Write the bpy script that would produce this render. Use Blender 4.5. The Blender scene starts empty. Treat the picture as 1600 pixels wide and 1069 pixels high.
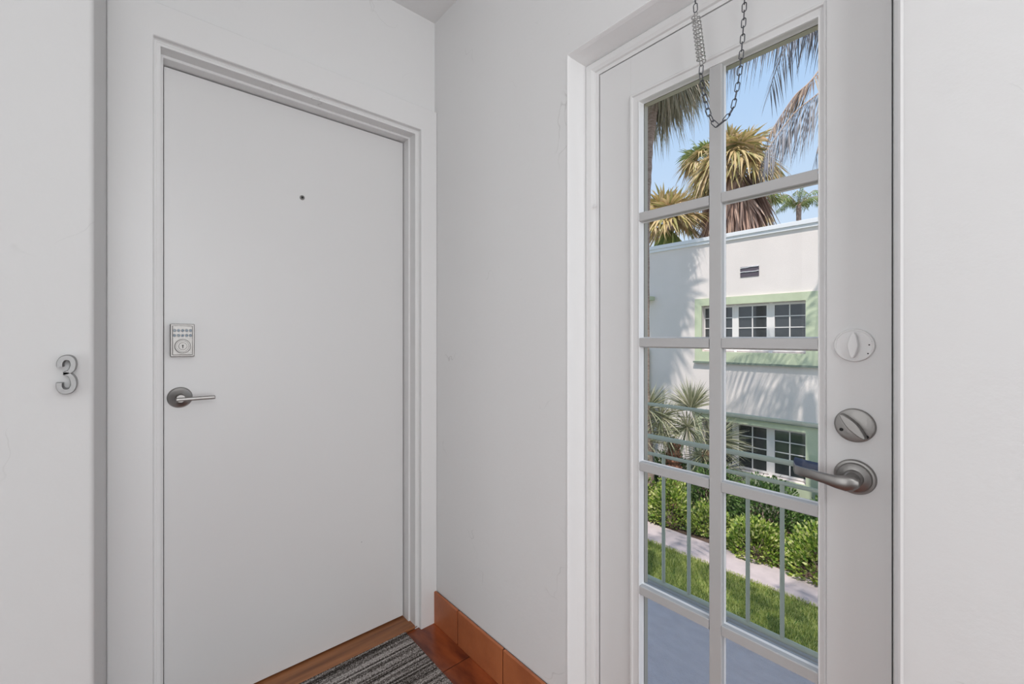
import bpy, math, random
from mathutils import Vector, Matrix

random.seed(7)
S = bpy.context.scene
COL = S.collection

# ------------------------------------------------------------------ camera
FPX = 674.0                       # focal length in pixels of the 1600 px wide frame
TH = math.radians(48.91)          # heading of the view, from +x
FW = Vector((math.cos(TH), math.sin(TH), 0)); RT = Vector((math.sin(TH), -math.cos(TH), 0))
CAM = Vector((-1.0, -1.669, 1.24))
HZ = 528.0
cd = bpy.data.cameras.new('camera'); cam = bpy.data.objects.new('camera', cd); COL.objects.link(cam)
cam.location = CAM
cam.rotation_euler = (math.pi / 2, 0, TH - math.pi / 2)
cd.sensor_width = 36; cd.lens = 36 * FPX / 1600; cd.shift_y = -(534.5 - HZ) / 1600
cd.clip_start = 0.02; cd.clip_end = 300
S.camera = cam

# ------------------------------------------------------------------ light
S.view_settings.view_transform = 'Standard'; S.view_settings.look = 'None'
S.view_settings.gamma = 1; S.view_settings.use_curve_mapping = False
S.view_settings.exposure = 0.0
W = bpy.data.worlds.new('sky'); S.world = W; W.use_nodes = True
wn = W.node_tree; wn.nodes.clear()
tc = wn.nodes.new('ShaderNodeTexCoord'); sp = wn.nodes.new('ShaderNodeSeparateXYZ')
rp = wn.nodes.new('ShaderNodeValToRGB'); bg = wn.nodes.new('ShaderNodeBackground'); wo = wn.nodes.new('ShaderNodeOutputWorld')
wn.links.new(tc.outputs['Generated'], sp.inputs[0]); wn.links.new(sp.outputs['Z'], rp.inputs[0])
wn.links.new(rp.outputs[0], bg.inputs[0]); wn.links.new(bg.outputs[0], wo.inputs[0])
e = rp.color_ramp.elements
e[0].position = 0.0; e[0].color = (0.68, 0.76, 0.86, 1)
e[1].position = 1.0; e[1].color = (0.29, 0.45, 0.74, 1)
k = rp.color_ramp.elements.new(0.22); k.color = (0.57, 0.72, 0.90, 1)
k = rp.color_ramp.elements.new(0.5); k.color = (0.40, 0.60, 0.88, 1)
bg.inputs[1].default_value = 1.1

sl = bpy.data.lights.new('sun', 'SUN'); so = bpy.data.objects.new('sun', sl); COL.objects.link(so)
sl.energy = 4.1; sl.angle = math.radians(0.6); sl.color = (1.0, 0.97, 0.93)
SUN_EL, SUN_AZ = math.radians(60), math.radians(25)
sd = Vector((math.cos(SUN_EL) * math.cos(SUN_AZ), math.cos(SUN_EL) * math.sin(SUN_AZ), -math.sin(SUN_EL)))
so.rotation_euler = sd.to_track_quat('-Z', 'Y').to_euler()

def area(name, loc, target, sx, sy, energy, color=(1, 1, 1)):
    l = bpy.data.lights.new(name, 'AREA'); l.shape = 'RECTANGLE'; l.size = sx; l.size_y = sy
    l.energy = energy; l.color = color
    o = bpy.data.objects.new(name, l); COL.objects.link(o); o.location = loc
    o.rotation_euler = (Vector(target) - Vector(loc)).to_track_quat('-Z', 'Y').to_euler()
    return o
area('rear_fill', (-0.9, -3.9, 1.30), (-0.75, 0, 1.2), 1.7, 2.0, 30, (0.97, 0.985, 1))  # added fill behind the viewer; the wall there has no window
area('left_fill', (-2.93, -1.12, 1.15), (0, -0.85, 1.15), 1.15, 2.0, 12, (0.98, 0.99, 1))  # added fill from the left, lifts the right wall; no window there
l = bpy.data.lights.new('hall_point_fill', 'POINT'); l.energy = 18; l.shadow_soft_size = 0.16; l.color = (0.98, 0.99, 1)  # added point fill, no lamp stands in the hall
o = bpy.data.objects.new('hall_point_fill', l); COL.objects.link(o); o.location = (-1.15, -2.85, 2.1)

# ------------------------------------------------------------------ pixel -> real coordinate on a real plane
def ray(px, py):
    return FW + RT * ((px - 800) / FPX) + Vector((0, 0, (HZ - py) / FPX))
def onx(px, py, x): v = ray(px, py); return CAM + v * ((x - CAM.x) / v.x)
def ony(px, py, y): v = ray(px, py); return CAM + v * ((y - CAM.y) / v.y)
def dep(px, py, t): return CAM + ray(px, py) * t

# ------------------------------------------------------------------ materials
MATS = {}
def mat(name, col, rough=0.6, metal=0.0, var=0.0, vscale=6.0, col2=None, bump=0.0, bscale=80.0, island=None, spec=0.5, trans=0.0, stretch=None):
    if name in MATS: return MATS[name]
    m = bpy.data.materials.new(name); m.use_nodes = True; MATS[name] = m
    nt = m.node_tree; N = nt.nodes; L = nt.links; b = N['Principled BSDF']
    b.inputs['Roughness'].default_value = rough; b.inputs['Metallic'].default_value = metal
    b.inputs['Specular IOR Level'].default_value = spec
    b.inputs['Base Color'].default_value = (*col, 1)
    tcn = N.new('ShaderNodeTexCoord'); mp = N.new('ShaderNodeMapping'); L.new(tcn.outputs['Object'], mp.inputs[0])
    if stretch: mp.inputs['Scale'].default_value = stretch
    if island:
        g = N.new('ShaderNodeNewGeometry'); r = N.new('ShaderNodeValToRGB'); L.new(g.outputs['Random Per Island'], r.inputs[0])
        r.color_ramp.elements[0].color = (*island[0], 1); r.color_ramp.elements[1].color = (*island[-1], 1)
        for i, c in enumerate(island[1:-1]):
            x = r.color_ramp.elements.new((i + 1) / (len(island) - 1)); x.color = (*c, 1)
        L.new(r.outputs[0], b.inputs['Base Color'])
    elif var or col2:
        n = N.new('ShaderNodeTexNoise'); n.inputs['Scale'].default_value = vscale; n.inputs['Detail'].default_value = 6
        r = N.new('ShaderNodeValToRGB'); L.new(mp.outputs[0], n.inputs[0]); L.new(n.outputs[0], r.inputs[0])
        c2 = col2 or tuple(max(0, c * (1 - var)) for c in col)
        r.color_ramp.elements[0].position = 0.35; r.color_ramp.elements[1].position = 0.65
        r.color_ramp.elements[0].color = (*c2, 1); r.color_ramp.elements[1].color = (*col, 1)
        L.new(r.outputs[0], b.inputs['Base Color'])
    if bump:
        n = N.new('ShaderNodeTexNoise'); n.inputs['Scale'].default_value = bscale; n.inputs['Detail'].default_value = 5
        bp = N.new('ShaderNodeBump'); bp.inputs['Strength'].default_value = bump; bp.inputs['Distance'].default_value = 0.01
        L.new(mp.outputs[0], n.inputs[0]); L.new(n.outputs[0], bp.inputs['Height']); L.new(bp.outputs[0], b.inputs['Normal'])
    if trans:
        add = N.new('ShaderNodeMixShader'); t = N.new('ShaderNodeBsdfTranslucent'); o = N['Material Output']
        add.inputs[0].default_value = trans
        src = b.inputs['Base Color'].links
        if src: L.new(src[0].from_socket, t.inputs[0])
        else: t.inputs[0].default_value = (*col, 1)
        L.new(b.outputs[0], add.inputs[1]); L.new(t.outputs[0], add.inputs[2]); L.new(add.outputs[0], o.inputs[0])
    return m

def plaster(name, col, marks, scale):
    """painted plaster: soft trowel relief, a few scuffs and hairline scratches"""
    m = mat(name, col, rough=0.55, spec=0.35)
    nt = m.node_tree; N = nt.nodes; L = nt.links; b = N['Principled BSDF']
    mp = [n for n in N if n.type == 'MAPPING'][0]
    no = N.new('ShaderNodeTexNoise'); no.inputs['Scale'].default_value = 5; no.inputs['Detail'].default_value = 3
    mixv = N.new('ShaderNodeMixRGB'); mixv.inputs[0].default_value = 0.35
    L.new(mp.outputs[0], no.inputs[0]); L.new(mp.outputs[0], mixv.inputs[1]); L.new(no.outputs['Color'], mixv.inputs[2])
    vo = N.new('ShaderNodeTexVoronoi'); vo.feature = 'DISTANCE_TO_EDGE'; vo.inputs['Scale'].default_value = scale
    L.new(mixv.outputs[0], vo.inputs['Vector'])
    r1 = N.new('ShaderNodeValToRGB'); r1.color_ramp.elements[0].color = (1, 1, 1, 1); r1.color_ramp.elements[1].color = (0, 0, 0, 1)
    r1.color_ramp.elements[1].position = 0.006
    L.new(vo.outputs[0], r1.inputs[0])
    nm = N.new('ShaderNodeTexNoise'); nm.inputs['Scale'].default_value = 4.5; L.new(mp.outputs[0], nm.inputs[0])
    r2 = N.new('ShaderNodeValToRGB'); r2.color_ramp.elements[0].position = 0.58; r2.color_ramp.elements[1].position = 0.66
    L.new(nm.outputs[0], r2.inputs[0])
    mu = N.new('ShaderNodeMath'); mu.operation = 'MULTIPLY'; L.new(r1.outputs[0], mu.inputs[0]); L.new(r2.outputs[0], mu.inputs[1])
    mu2 = N.new('ShaderNodeMath'); mu2.operation = 'MULTIPLY'; L.new(mu.outputs[0], mu2.inputs[0]); mu2.inputs[1].default_value = marks
    # small specks
    vs = N.new('ShaderNodeTexVoronoi'); vs.inputs['Scale'].default_value = 9; L.new(mp.outputs[0], vs.inputs['Vector'])
    r3 = N.new('ShaderNodeValToRGB'); r3.color_ramp.elements[0].color = (1, 1, 1, 1); r3.color_ramp.elements[1].color = (0, 0, 0, 1)
    r3.color_ramp.elements[1].position = 0.03; L.new(vs.outputs['Distance'], r3.inputs[0])
    mu3 = N.new('ShaderNodeMath'); mu3.operation = 'MULTIPLY'; L.new(r3.outputs[0], mu3.inputs[0]); mu3.inputs[1].default_value = marks * 0.5
    ad = N.new('ShaderNodeMath'); ad.operation = 'MAXIMUM'; L.new(mu2.outputs[0], ad.inputs[0]); L.new(mu3.outputs[0], ad.inputs[1])
    mx = N.new('ShaderNodeMixRGB'); mx.inputs[1].default_value = (*col, 1); mx.inputs[2].default_value = (col[0] * .62, col[1] * .62, col[2] * .61, 1)
    L.new(ad.outputs[0], mx.inputs[0]); L.new(mx.outputs[0], b.inputs['Base Color'])
    n1 = N.new('ShaderNodeTexNoise'); n1.inputs['Scale'].default_value = 14; n1.inputs['Detail'].default_value = 8; n1.inputs['Roughness'].default_value = 0.62
    L.new(mp.outputs[0], n1.inputs[0])
    bp = N.new('ShaderNodeBump'); bp.inputs['Strength'].default_value = 0.22; bp.inputs['Distance'].default_value = 0.006
    L.new(n1.outputs[0], bp.inputs['Height']); L.new(bp.outputs[0], b.inputs['Normal'])
    return m

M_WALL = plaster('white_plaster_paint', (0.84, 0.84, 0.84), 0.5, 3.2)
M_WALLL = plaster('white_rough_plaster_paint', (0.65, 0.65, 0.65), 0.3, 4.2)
M_CEIL = mat('ceiling_paint', (0.86, 0.86, 0.86), 0.8, bump=0.05, bscale=30)
M_TRIM = mat('white_gloss_trim_paint', (0.84, 0.84, 0.84), 0.38, bump=0.06, bscale=40)
M_REV = mat('reveal_light_in_white', (0.93, 0.93, 0.93), 0.4, bump=0.06, bscale=30)  # whiter than the walls: the light on the reveal put into its colour
M_DOORA = mat('white_slab_door_paint', (0.80, 0.80, 0.80), 0.35, bump=0.03, bscale=25)
M_DOORB = mat('white_glazed_door_paint', (0.80, 0.80, 0.80), 0.38, bump=0.05, bscale=30)
M_BEAD = mat('bead_halo_white', (0.90, 0.90, 0.90), 0.3)  # bright edge halo round the glass put into the bead's white
M_MUNT = mat('muntin_grey', (0.54, 0.54, 0.54), 0.35)  # even grey, darker than the rest of the door
M_CREAM = mat('cream_exterior_glazing_stop', (0.72, 0.63, 0.50), 0.5)
M_DARK = mat('dark_gap', (0.03, 0.03, 0.03), 0.9)
M_TERRA = mat('terracotta_tile', (0.52, 0.17, 0.065), 0.42, col2=(0.40, 0.12, 0.045), vscale=7, bump=0.15, bscale=45)
M_FLOOR = mat('polished_red_brown_floor_tile', (0.42, 0.10, 0.03), 0.20, col2=(0.12, 0.024, 0.010), vscale=11, bump=0.25, bscale=16, stretch=(1, .35, 1))
M_WOOD = mat('oak_threshold_wood', (0.40, 0.16, 0.06), 0.45, col2=(0.20, 0.075, 0.03), vscale=9, bump=0.1, bscale=60, stretch=(0.25, 4, 4))
M_GROUT = mat('dark_grout', (0.035, 0.022, 0.018), 0.9)
M_NICKEL = mat('satin_nickel', (0.33, 0.32, 0.31), 0.36, 1.0)
M_NICKELD = mat('aged_satin_nickel', (0.32, 0.31, 0.30), 0.40, 1.0, bump=0.05, bscale=200)
M_BRUSH = mat('brushed_aluminium_numeral', (0.33, 0.33, 0.33), 0.45, 0.6, bump=0.08, bscale=200)
M_GREYP = mat('painted_over_grey', (0.62, 0.62, 0.62), 0.4)
M_KEY = mat('keypad_button', (0.36, 0.40, 0.43), 0.35)
M_KEYB = mat('keypad_glyph_blue', (0.10, 0.22, 0.38), 0.4)
M_CHAIN = mat('galvanised_chain', (0.13, 0.135, 0.15), 0.38, 0.9)
M_SPRING = mat('light_zinc_spring', (0.50, 0.50, 0.49), 0.25, 1.0)

def glass(name, tint=(0.98, 0.965, 0.96)):
    m = bpy.data.materials.new(name); m.use_nodes = True; nt = m.node_tree; nt.nodes.clear(); N = nt.nodes; L = nt.links
    o = N.new('ShaderNodeOutputMaterial'); mx = N.new('ShaderNodeMixShader'); f = N.new('ShaderNodeFresnel'); f.inputs[0].default_value = 1.3
    t = N.new('ShaderNodeBsdfTransparent'); t.inputs[0].default_value = (*tint, 1)
    g = N.new('ShaderNodeBsdfGlossy'); g.inputs['Roughness'].default_value = 0.02
    L.new(f.outputs[0], mx.inputs[0]); L.new(t.outputs[0], mx.inputs[1]); L.new(g.outputs[0], mx.inputs[2]); L.new(mx.outputs[0], o.inputs[0])
    return m
M_GLASS = glass('clear_glass')

# mat: woven stripes running along x
def stripes():
    m = bpy.data.materials.new('striped_grey_ribbed_carpet'); m.use_nodes = True; N = m.node_tree.nodes; L = m.node_tree.links; b = N['Principled BSDF']
    b.inputs['Roughness'].default_value = 0.95; b.inputs['Specular IOR Level'].default_value = 0.1
    t = N.new('ShaderNodeTexCoord'); mp = N.new('ShaderNodeMapping'); mp.inputs['Scale'].default_value = (1.2, 90, 1)
    n = N.new('ShaderNodeTexNoise'); n.inputs['Scale'].default_value = 1.0; n.inputs['Detail'].default_value = 2
    mp2 = N.new('ShaderNodeMapping'); mp2.inputs['Scale'].default_value = (170, 260, 1)
    n2 = N.new('ShaderNodeTexNoise'); n2.inputs['Scale'].default_value = 1.0
    r = N.new('ShaderNodeValToRGB')
    L.new(t.outputs['Object'], mp.inputs[0]); L.new(mp.outputs[0], n.inputs[0])
    L.new(t.outputs['Object'], mp2.inputs[0]); L.new(mp2.outputs[0], n2.inputs[0])
    ad = N.new('ShaderNodeMath'); ad.operation = 'MULTIPLY_ADD'; ad.inputs[1].default_value = 0.5; L.new(n2.outputs[0], ad.inputs[0]); 
    sc = N.new('ShaderNodeMath'); sc.operation = 'MULTIPLY'; sc.inputs[1].default_value = 0.5; L.new(n.outputs[0], sc.inputs[0]); L.new(sc.outputs[0], ad.inputs[2])
    L.new(ad.outputs[0], r.inputs[0])
    cr = r.color_ramp; cr.elements[0].position = 0.42; cr.elements[0].color = (0.04, 0.034, 0.030, 1); cr.elements[1].position = 0.58; cr.elements[1].color = (0.52, 0.48, 0.46, 1)
    x = cr.elements.new(0.5); x.color = (0.19, 0.17, 0.155, 1)
    L.new(r.outputs[0], b.inputs['Base Color'])
    return m
M_MAT = stripes()

# ------------------------------------------------------------------ mesh builder
class MB:
    def __init__(s): s.v = []; s.f = []
    def quad(s, a, b, c, d):
        n = len(s.v); s.v += [tuple(a), tuple(b), tuple(c), tuple(d)]; s.f.append((n, n + 1, n + 2, n + 3)); return s
    def box(s, x0, x1, y0, y1, z0, z1, mtx=None):
        n = len(s.v)
        for x, y, z in ((x0, y0, z0), (x1, y0, z0), (x1, y1, z0), (x0, y1, z0), (x0, y0, z1), (x1, y0, z1), (x1, y1, z1), (x0, y1, z1)):
            p = Vector((x, y, z)); s.v.append(tuple(mtx @ p if mtx else p))
        for q in ((0, 3, 2, 1), (4, 5, 6, 7), (0, 1, 5, 4), (1, 2, 6, 5), (2, 3, 7, 6), (3, 0, 4, 7)): s.f.append(tuple(n + i for i in q))
        return s
    def tube(s, pts, r, seg=8, closed=False, caps=True):
        pts = [Vector(p) for p in pts]; n0 = len(s.v); K = len(pts)
        up = None
        for i, p in enumerate(pts):
            if closed: d = (pts[(i + 1) % K] - pts[i - 1])
            else: d = pts[min(i + 1, K - 1)] - pts[max(i - 1, 0)]
            d = d.normalized()
            if up is None:
                a = Vector((0, 0, 1)) if abs(d.z) < 0.9 else Vector((1, 0, 0)); up = d.cross(a).normalized()
            up = (up - d * up.dot(d)).normalized(); w = d.cross(up)
            rr = r[i] if isinstance(r, (list, tuple)) else r
            for k in range(seg):
                a = 2 * math.pi * k / seg; s.v.append(tuple(p + (up * math.cos(a) + w * math.sin(a)) * rr))
        R_ = K if closed else K - 1
        for i in range(R_):
            for k in range(seg):
                a = n0 + i * seg + k; b = n0 + i * seg + (k + 1) % seg; j = (i + 1) % K
                s.f.append((a, b, n0 + j * seg + (k + 1) % seg, n0 + j * seg + k))
        if caps and not closed:
            s.f.append(tuple(n0 + k for k in range(seg))[::-1]); s.f.append(tuple(n0 + (K - 1) * seg + k for k in range(seg)))
        return s
    def lathe(s, prof, c, axis, seg=40, sx=1.0, sy=1.0):
        """prof: (radius, height along axis)"""
        ax = Vector(axis).normalized(); u = ax.cross(Vector((0, 0, 1))).normalized() if abs(ax.z) < .9 else Vector((1, 0, 0)); w = ax.cross(u)
        n0 = len(s.v); c = Vector(c)
        for r, h in prof:
            for k in range(seg):
                a = 2 * math.pi * k / seg; s.v.append(tuple(c + ax * h + u * (r * sx * math.cos(a)) + w * (r * sy * math.sin(a))))
        for i in range(len(prof) - 1):
            for k in range(seg):
                s.f.append((n0 + i * seg + k, n0 + i * seg + (k + 1) % seg, n0 + (i + 1) * seg + (k + 1) % seg, n0 + (i + 1) * seg + k))
        s.f.append(tuple(n0 + (len(prof) - 1) * seg + k for k in range(seg))); s.f.append(tuple(n0 + k for k in range(seg))[::-1])
        return s
    def prism(s, poly, o, u, w, n, d):
        """2-D polygon in the frame (u,w) at o, pushed d along n"""
        o, u, w, n = map(Vector, (o, u, w, n)); n0 = len(s.v); K = len(poly)
        for h in (0, d):
            for a, b in poly: s.v.append(tuple(o + u * a + w * b + n * h))
        s.f.append(tuple(range(n0, n0 + K))[::-1]); s.f.append(tuple(range(n0 + K, n0 + 2 * K)))
        for i in range(K): j = (i + 1) % K; s.f.append((n0 + i, n0 + j, n0 + K + j, n0 + K + i))
        return s
    def blade(s, p, d, L, w, droop=0.3, seg=3, side=None, up=(0, 0, -1)):
        d = Vector(d).normalized(); up = Vector(up)
        side = Vector(side).normalized() if side is not None else d.cross(Vector((random.uniform(-1, 1), random.uniform(-1, 1), random.uniform(-1, 1)))).normalized()
        p = Vector(p); n0 = len(s.v)
        for i in range(seg + 1):
            t = i / seg; q = p + d * (L * t) + up * (droop * L * t * t)
            ww = w * (0.35 + 1.3 * t) * (1 if t < .5 else 0) + (w * (2 * (1 - t)) if t >= .5 else 0)
            if i == seg: s.v.append(tuple(q))
            else: s.v += [tuple(q - side * ww / 2), tuple(q + side * ww / 2)]
        for i in range(seg - 1): a = n0 + 2 * i; s.f.append((a, a + 1, a + 3, a + 2))
        a = n0 + 2 * (seg - 1); s.f.append((a, a + 1, a + 2))
        return s
    def build(s, name, material, parent=None, smooth=False, bevel=0.0, origin=None, bseg=2):
        me = bpy.data.meshes.new(name)
        o = bpy.data.objects.new(name, me)
        org = Vector((0, 0, 0))
        if parent is None:
            if origin is not None: org = Vector(origin)
        me.from_pydata([tuple(Vector(v) - org) for v in s.v], [], s.f)
        me.materials.append(material)
        if smooth:
            me.polygons.foreach_set('use_smooth', [True] * len(me.polygons))
        me.update(); COL.objects.link(o)
        if parent is not None:
            o.parent = parent
            o.matrix_parent_inverse = Matrix.Translation(parent_world(parent)).inverted()
        else: o.location = org
        if bevel:
            b = o.modifiers.new('bevel', 'BEVEL'); b.width = bevel; b.segments = bseg; b.limit_method = 'ANGLE'; b.angle_limit = math.radians(40)
            me.polygons.foreach_set('use_smooth', [True] * len(me.polygons))
            wn_ = o.modifiers.new('normals', 'WEIGHTED_NORMAL'); wn_.keep_sharp = True
        return o

def parent_world(o):
    # every object is only ever translated: world position is the sum along the chain
    if o.parent is None: return Vector(o.location)
    return parent_world(o.parent) + o.matrix_parent_inverse.to_translation() + Vector(o.location)

def auto(o, ang=35):
    """smooth the rounded faces, keep hard edges"""
    me = o.data
    me.polygons.foreach_set('use_smooth', [True] * len(me.polygons))
    me.set_sharp_from_angle(angle=math.radians(ang))
    return o

def tag(o, label=None, cat=None, group=None, kind=None):
    if label: o['label'] = label
    if cat: o['category'] = cat
    if group: o['group'] = group
    if kind: o['kind'] = kind
    return o
def thing(name, loc, label, cat, group=None, kind=None):
    o = bpy.data.objects.new(name, None); COL.objects.link(o); o.location = loc; o.empty_display_size = 0.05
    return tag(o, label, cat, group, kind)

def holed(mb, axis, p0, p1, a0, a1, b0, b1, holes):
    """slab between p0,p1 on axis; spans a (the other horizontal axis) and b (z) with rectangular holes (a0,a1,b0,b1)"""
    As = sorted({a0, a1, *[h[0] for h in holes], *[h[1] for h in holes]}); Bs = sorted({b0, b1, *[h[2] for h in holes], *[h[3] for h in holes]})
    for i in range(len(As) - 1):
        j = 0
        while j < len(Bs) - 1:
            ca = (As[i] + As[i + 1]) / 2
            solid = lambda jj: not any(h[0] < ca < h[1] and h[2] < (Bs[jj] + Bs[jj + 1]) / 2 < h[3] for h in holes)
            if not solid(j): j += 1; continue
            k = j
            while k + 1 < len(Bs) - 1 and solid(k + 1): k += 1
            if axis == 'x': mb.box(p0, p1, As[i], As[i + 1], Bs[j], Bs[k + 1])
            else: mb.box(As[i], As[i + 1], p0, p1, Bs[j], Bs[k + 1])
            j = k + 1

def sweep3(mb, axis, prof, z0):
    """mitred moulding round a doorway: prof = [(left, top, right, depth)], left/right horizontal coordinate, depth along axis"""
    P = []
    for l, t, r, d in prof:
        row = [(l, z0), (l, t), (r, t), (r, z0)]
        P.append([(d, a, b) if axis == 'x' else (a, d, b) for a, b in row])
    for i in range(len(P) - 1):
        for j in range(3):
            mb.quad(P[i][j], P[i][j + 1], P[i + 1][j + 1], P[i + 1][j])
def ring(mb, axis, prof):
    """closed rectangular moulding: prof = [(a0,a1,z0,z1,depth)]"""
    P = []
    for a0, a1, z0, z1, d in prof:
        row = [(a0, z0), (a0, z1), (a1, z1), (a1, z0)]
        P.append([(d, a, b) if axis == 'x' else (a, d, b) for a, b in row])
    for i in range(len(P) - 1):
        for j in range(4):
            k = (j + 1) % 4
            mb.quad(P[i][j], P[i][k], P[i + 1][k], P[i + 1][j])

ZF, ZC = -0.01, 2.635
# ================================================================== THE HALL
# right wall with the glazed door's opening
OY0, OY1, OZ1 = -1.548, -0.783, 2.108
m = MB(); holed(m, 'x', 0.0, 0.2, -4.2, 0.35, ZF - 0.2, ZC + 0.6, [(OY0, OY1, ZF, OZ1)])
w = m.build('wall_right', M_WALL, bevel=0.0); tag(w, 'white plaster wall holding the glazed door, faint scratches on its right part', 'wall', kind='structure')
# back wall with the plain door's opening
LX0, LX1, LZ1 = -0.934, -0.106, 2.106
m = MB(); holed(m, 'y', 0.0, 0.35, -1.062, 0.0, ZF - 0.2, ZC + 0.6, [(LX0 - .01, LX1 + .01, ZF, LZ1 + .01)])
w = m.build('wall_back', M_WALL); tag(w, 'white wall behind the plain slab door at the end of the alcove', 'wall', kind='structure')
# left wall block: its end makes the shaded return beside the door
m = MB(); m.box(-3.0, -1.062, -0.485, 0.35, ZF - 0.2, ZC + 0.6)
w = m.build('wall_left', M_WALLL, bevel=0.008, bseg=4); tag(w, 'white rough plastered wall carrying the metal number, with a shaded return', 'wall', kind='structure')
m = MB(); m.box(-3.2, -3.0, -4.2, 0.35, ZF - 0.2, ZC + 0.6); w = m.build('wall_far_left', M_WALL); tag(w, 'white plaster wall of the hall out of view to the left', 'wall', kind='structure')
m = MB(); m.box(-3.2, 0.2, -4.4, -4.2, ZF - 0.2, ZC + 0.6); w = m.build('wall_front', M_WALL); tag(w, 'white plaster wall of the hall behind the viewer', 'wall', kind='structure')
m = MB(); m.box(-3.0, 0.0, -4.2, 0.0, ZC, ZC + 0.2); w = m.build('ceiling', M_CEIL); tag(w, 'flat white painted ceiling over the alcove corner', 'ceiling', kind='structure')
m = MB(); m.box(-3.2, 0.35, -4.4, 0.35, ZC + 0.6, ZC + 0.75); w = m.build('roof_slab', M_CEIL); tag(w, 'flat roof slab over the hall', 'roof', kind='structure')

# floor: grout bed with polished red-brown tiles
m = MB(); m.box(-3.0, 0.0, -4.2, 0.3, ZF - 0.12, ZF - 0.004)
fl = m.build('floor', M_GROUT); tag(fl, 'polished red-brown tiled hall floor beside the striped mat', 'floor', kind='structure')
TS = 0.305
tile_me = None
for i in range(5):
    for j in range(8):
        x1 = -0.008 - i * TS; y1 = 0.02 - j * TS
        if x1 < -1.1 and y1 > -0.5: continue
        mb = MB(); mb.box(-TS + 0.004, 0, -TS + 0.004, 0, -0.008, 0.0)
        if tile_me is None:
            o = mb.build('tile', M_FLOOR); tile_me = o.data
            b = o.modifiers.new('bevel', 'BEVEL'); b.width = 0.002; b.segments = 1
            o.parent = fl; o.location = (x1, y1, ZF); first_tile = o
        else:
            o = first_tile.copy(); COL.objects.link(o); o.location = (x1, y1, ZF)
# terracotta skirting tiles along the right wall
m = MB(); m.box(-0.006, 0.0, OY1, -0.002, ZF, 0.124)
bb = m.build('baseboard_right', M_GROUT); tag(bb, 'terracotta tile skirting with dark joints along the foot of the right wall', 'baseboard', kind='structure')
joints = [-0.004, -0.200, -0.487, -0.779]
for a, b_ in zip(joints[:-1], joints[1:]):
    m = MB(); m.box(-0.015, -0.004, b_ + 0.0034, a - 0.0034, ZF, 0.128)
    m.build('tile', M_TERRA, bb, bevel=0.0025)
m = MB(); m.box(-0.006, 0.0, -4.2, OY0, ZF, 0.124)
b2 = m.build('baseboard_front', M_GROUT); tag(b2, 'terracotta tile skirting continuing past the glazed door', 'baseboard', kind='structure')
for k in range(8):
    m = MB(); m.box(-0.015, -0.004, OY0 - 0.30 * (k + 1) + 0.002, OY0 - 0.30 * k - 0.004, ZF, 0.128); m.build('tile', M_TERRA, b2, bevel=0.0025)

# ------------------------------------------------ plain door casing
m = MB()
sweep3(m, 'y', [(-1.0615, 2.233, -0.0005, 0.0), (-1.0615, 2.233, -0.0005, -0.018), (-1.0585, 2.230, -0.003, -0.0205), (-0.963, 2.134, -0.077, -0.0205), (-0.961, 2.132, -0.079, -0.018),
                (-0.961, 2.132, -0.079, -0.003), (-0.9585, 2.1295, -0.0815, 0.000), (-0.954, 2.125, -0.086, -0.001), (-0.9515, 2.1225, -0.0885, 0.003), (-0.949, 2.120, -0.091, 0.004),
                (-0.949, 2.120, -0.091, 0.043), (-0.947, 2.118, -0.093, 0.046), (-0.937, 2.108, -0.103, 0.046), (-0.936, 2.107, -0.104, 0.048), (-0.936, 2.107, -0.104, 0.16)], ZF)
t1 = m.build('trim_1', M_TRIM); tag(t1, 'white mitred casing and stepped jamb around the plain door', 'door frame', kind='structure')
m = MB(); m.box(-0.96, -0.08, -0.0, 0.2, ZF, 0.003)
th = m.build('trim_2', M_WOOD, bevel=0.004); tag(th, 'brown wooden threshold strip under the plain white door', 'threshold', kind='structure')

# ------------------------------------------------ plain door (door_1)
DY = 0.09
d1 = thing('door_1', ((LX0 + LX1) / 2, DY, ZF), 'plain flat white entry door with keypad lock and lever handle', 'door', kind='structure')
m = MB(); m.box(LX0 + 0.001, LX1 - 0.0015, DY, DY + 0.044, 0.010, LZ1 - 0.003)
m.build('leaf', M_DOORA, d1, bevel=0.0015)
m = MB(); m.box(LX0 - .02, LX1 + .02, DY + 0.05, DY + 0.2, ZF, LZ1 + .02); m.build('dark_backing', M_DARK, d1)
p = ony(472, 309, DY)
m = MB(); m.lathe([(0.0085, 0), (0.0085, 0.003), (0.006, 0.0045), (0.0058, 0.0035)], p, (0, -1, 0), 24); pe = auto(m.build('peephole', M_NICKELD, d1))
m = MB(); m.lathe([(0.0045, 0.0036), (0.003, 0.0046)], p, (0, -1, 0), 20); m.build('lens', M_DARK, pe)
p = ony(565, 847, DY); m = MB(); m.lathe([(0.003, -.0005), (0.003, 0.0006)], p, (0, -1, 0), 12); m.build('paint_chip', M_GREYP, d1)
# keypad lock
q0 = ony(266, 506, DY - 0.022); q1 = ony(304, 557, DY - 0.022); kx = (q0.x + q1.x) / 2; kz = (q0.z + q1.z) / 2; kw = (q1.x - q0.x) / 2; kh = (q0.z - q1.z) / 2
m = MB(); m.box(kx - kw, kx + kw, DY - 0.022, DY, kz - kh, kz + kh)
m.box(kx - kw + .005, kx + kw - .005, DY - 0.0245, DY - .02, kz - kh + .005, kz + kh - .005)
kp = m.build('keypad_lock', M_NICKELD, d1, bevel=0.002)
for r_ in range(2):
    for c_ in range(5):
        bx = kx - kw * 0.66 + c_ * kw * 0.33; bz = kz + kh * (0.60 - 0.30 * r_)
        m = MB(); m.lathe([(0.0046, 0), (0.0046, 0.0018), (0.0036, 0.0026)], (bx, DY - 0.0245, bz), (0, -1, 0), 14, sx=0.92, sy=1.0); m.build('keypad_button', M_KEY, kp)
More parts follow.
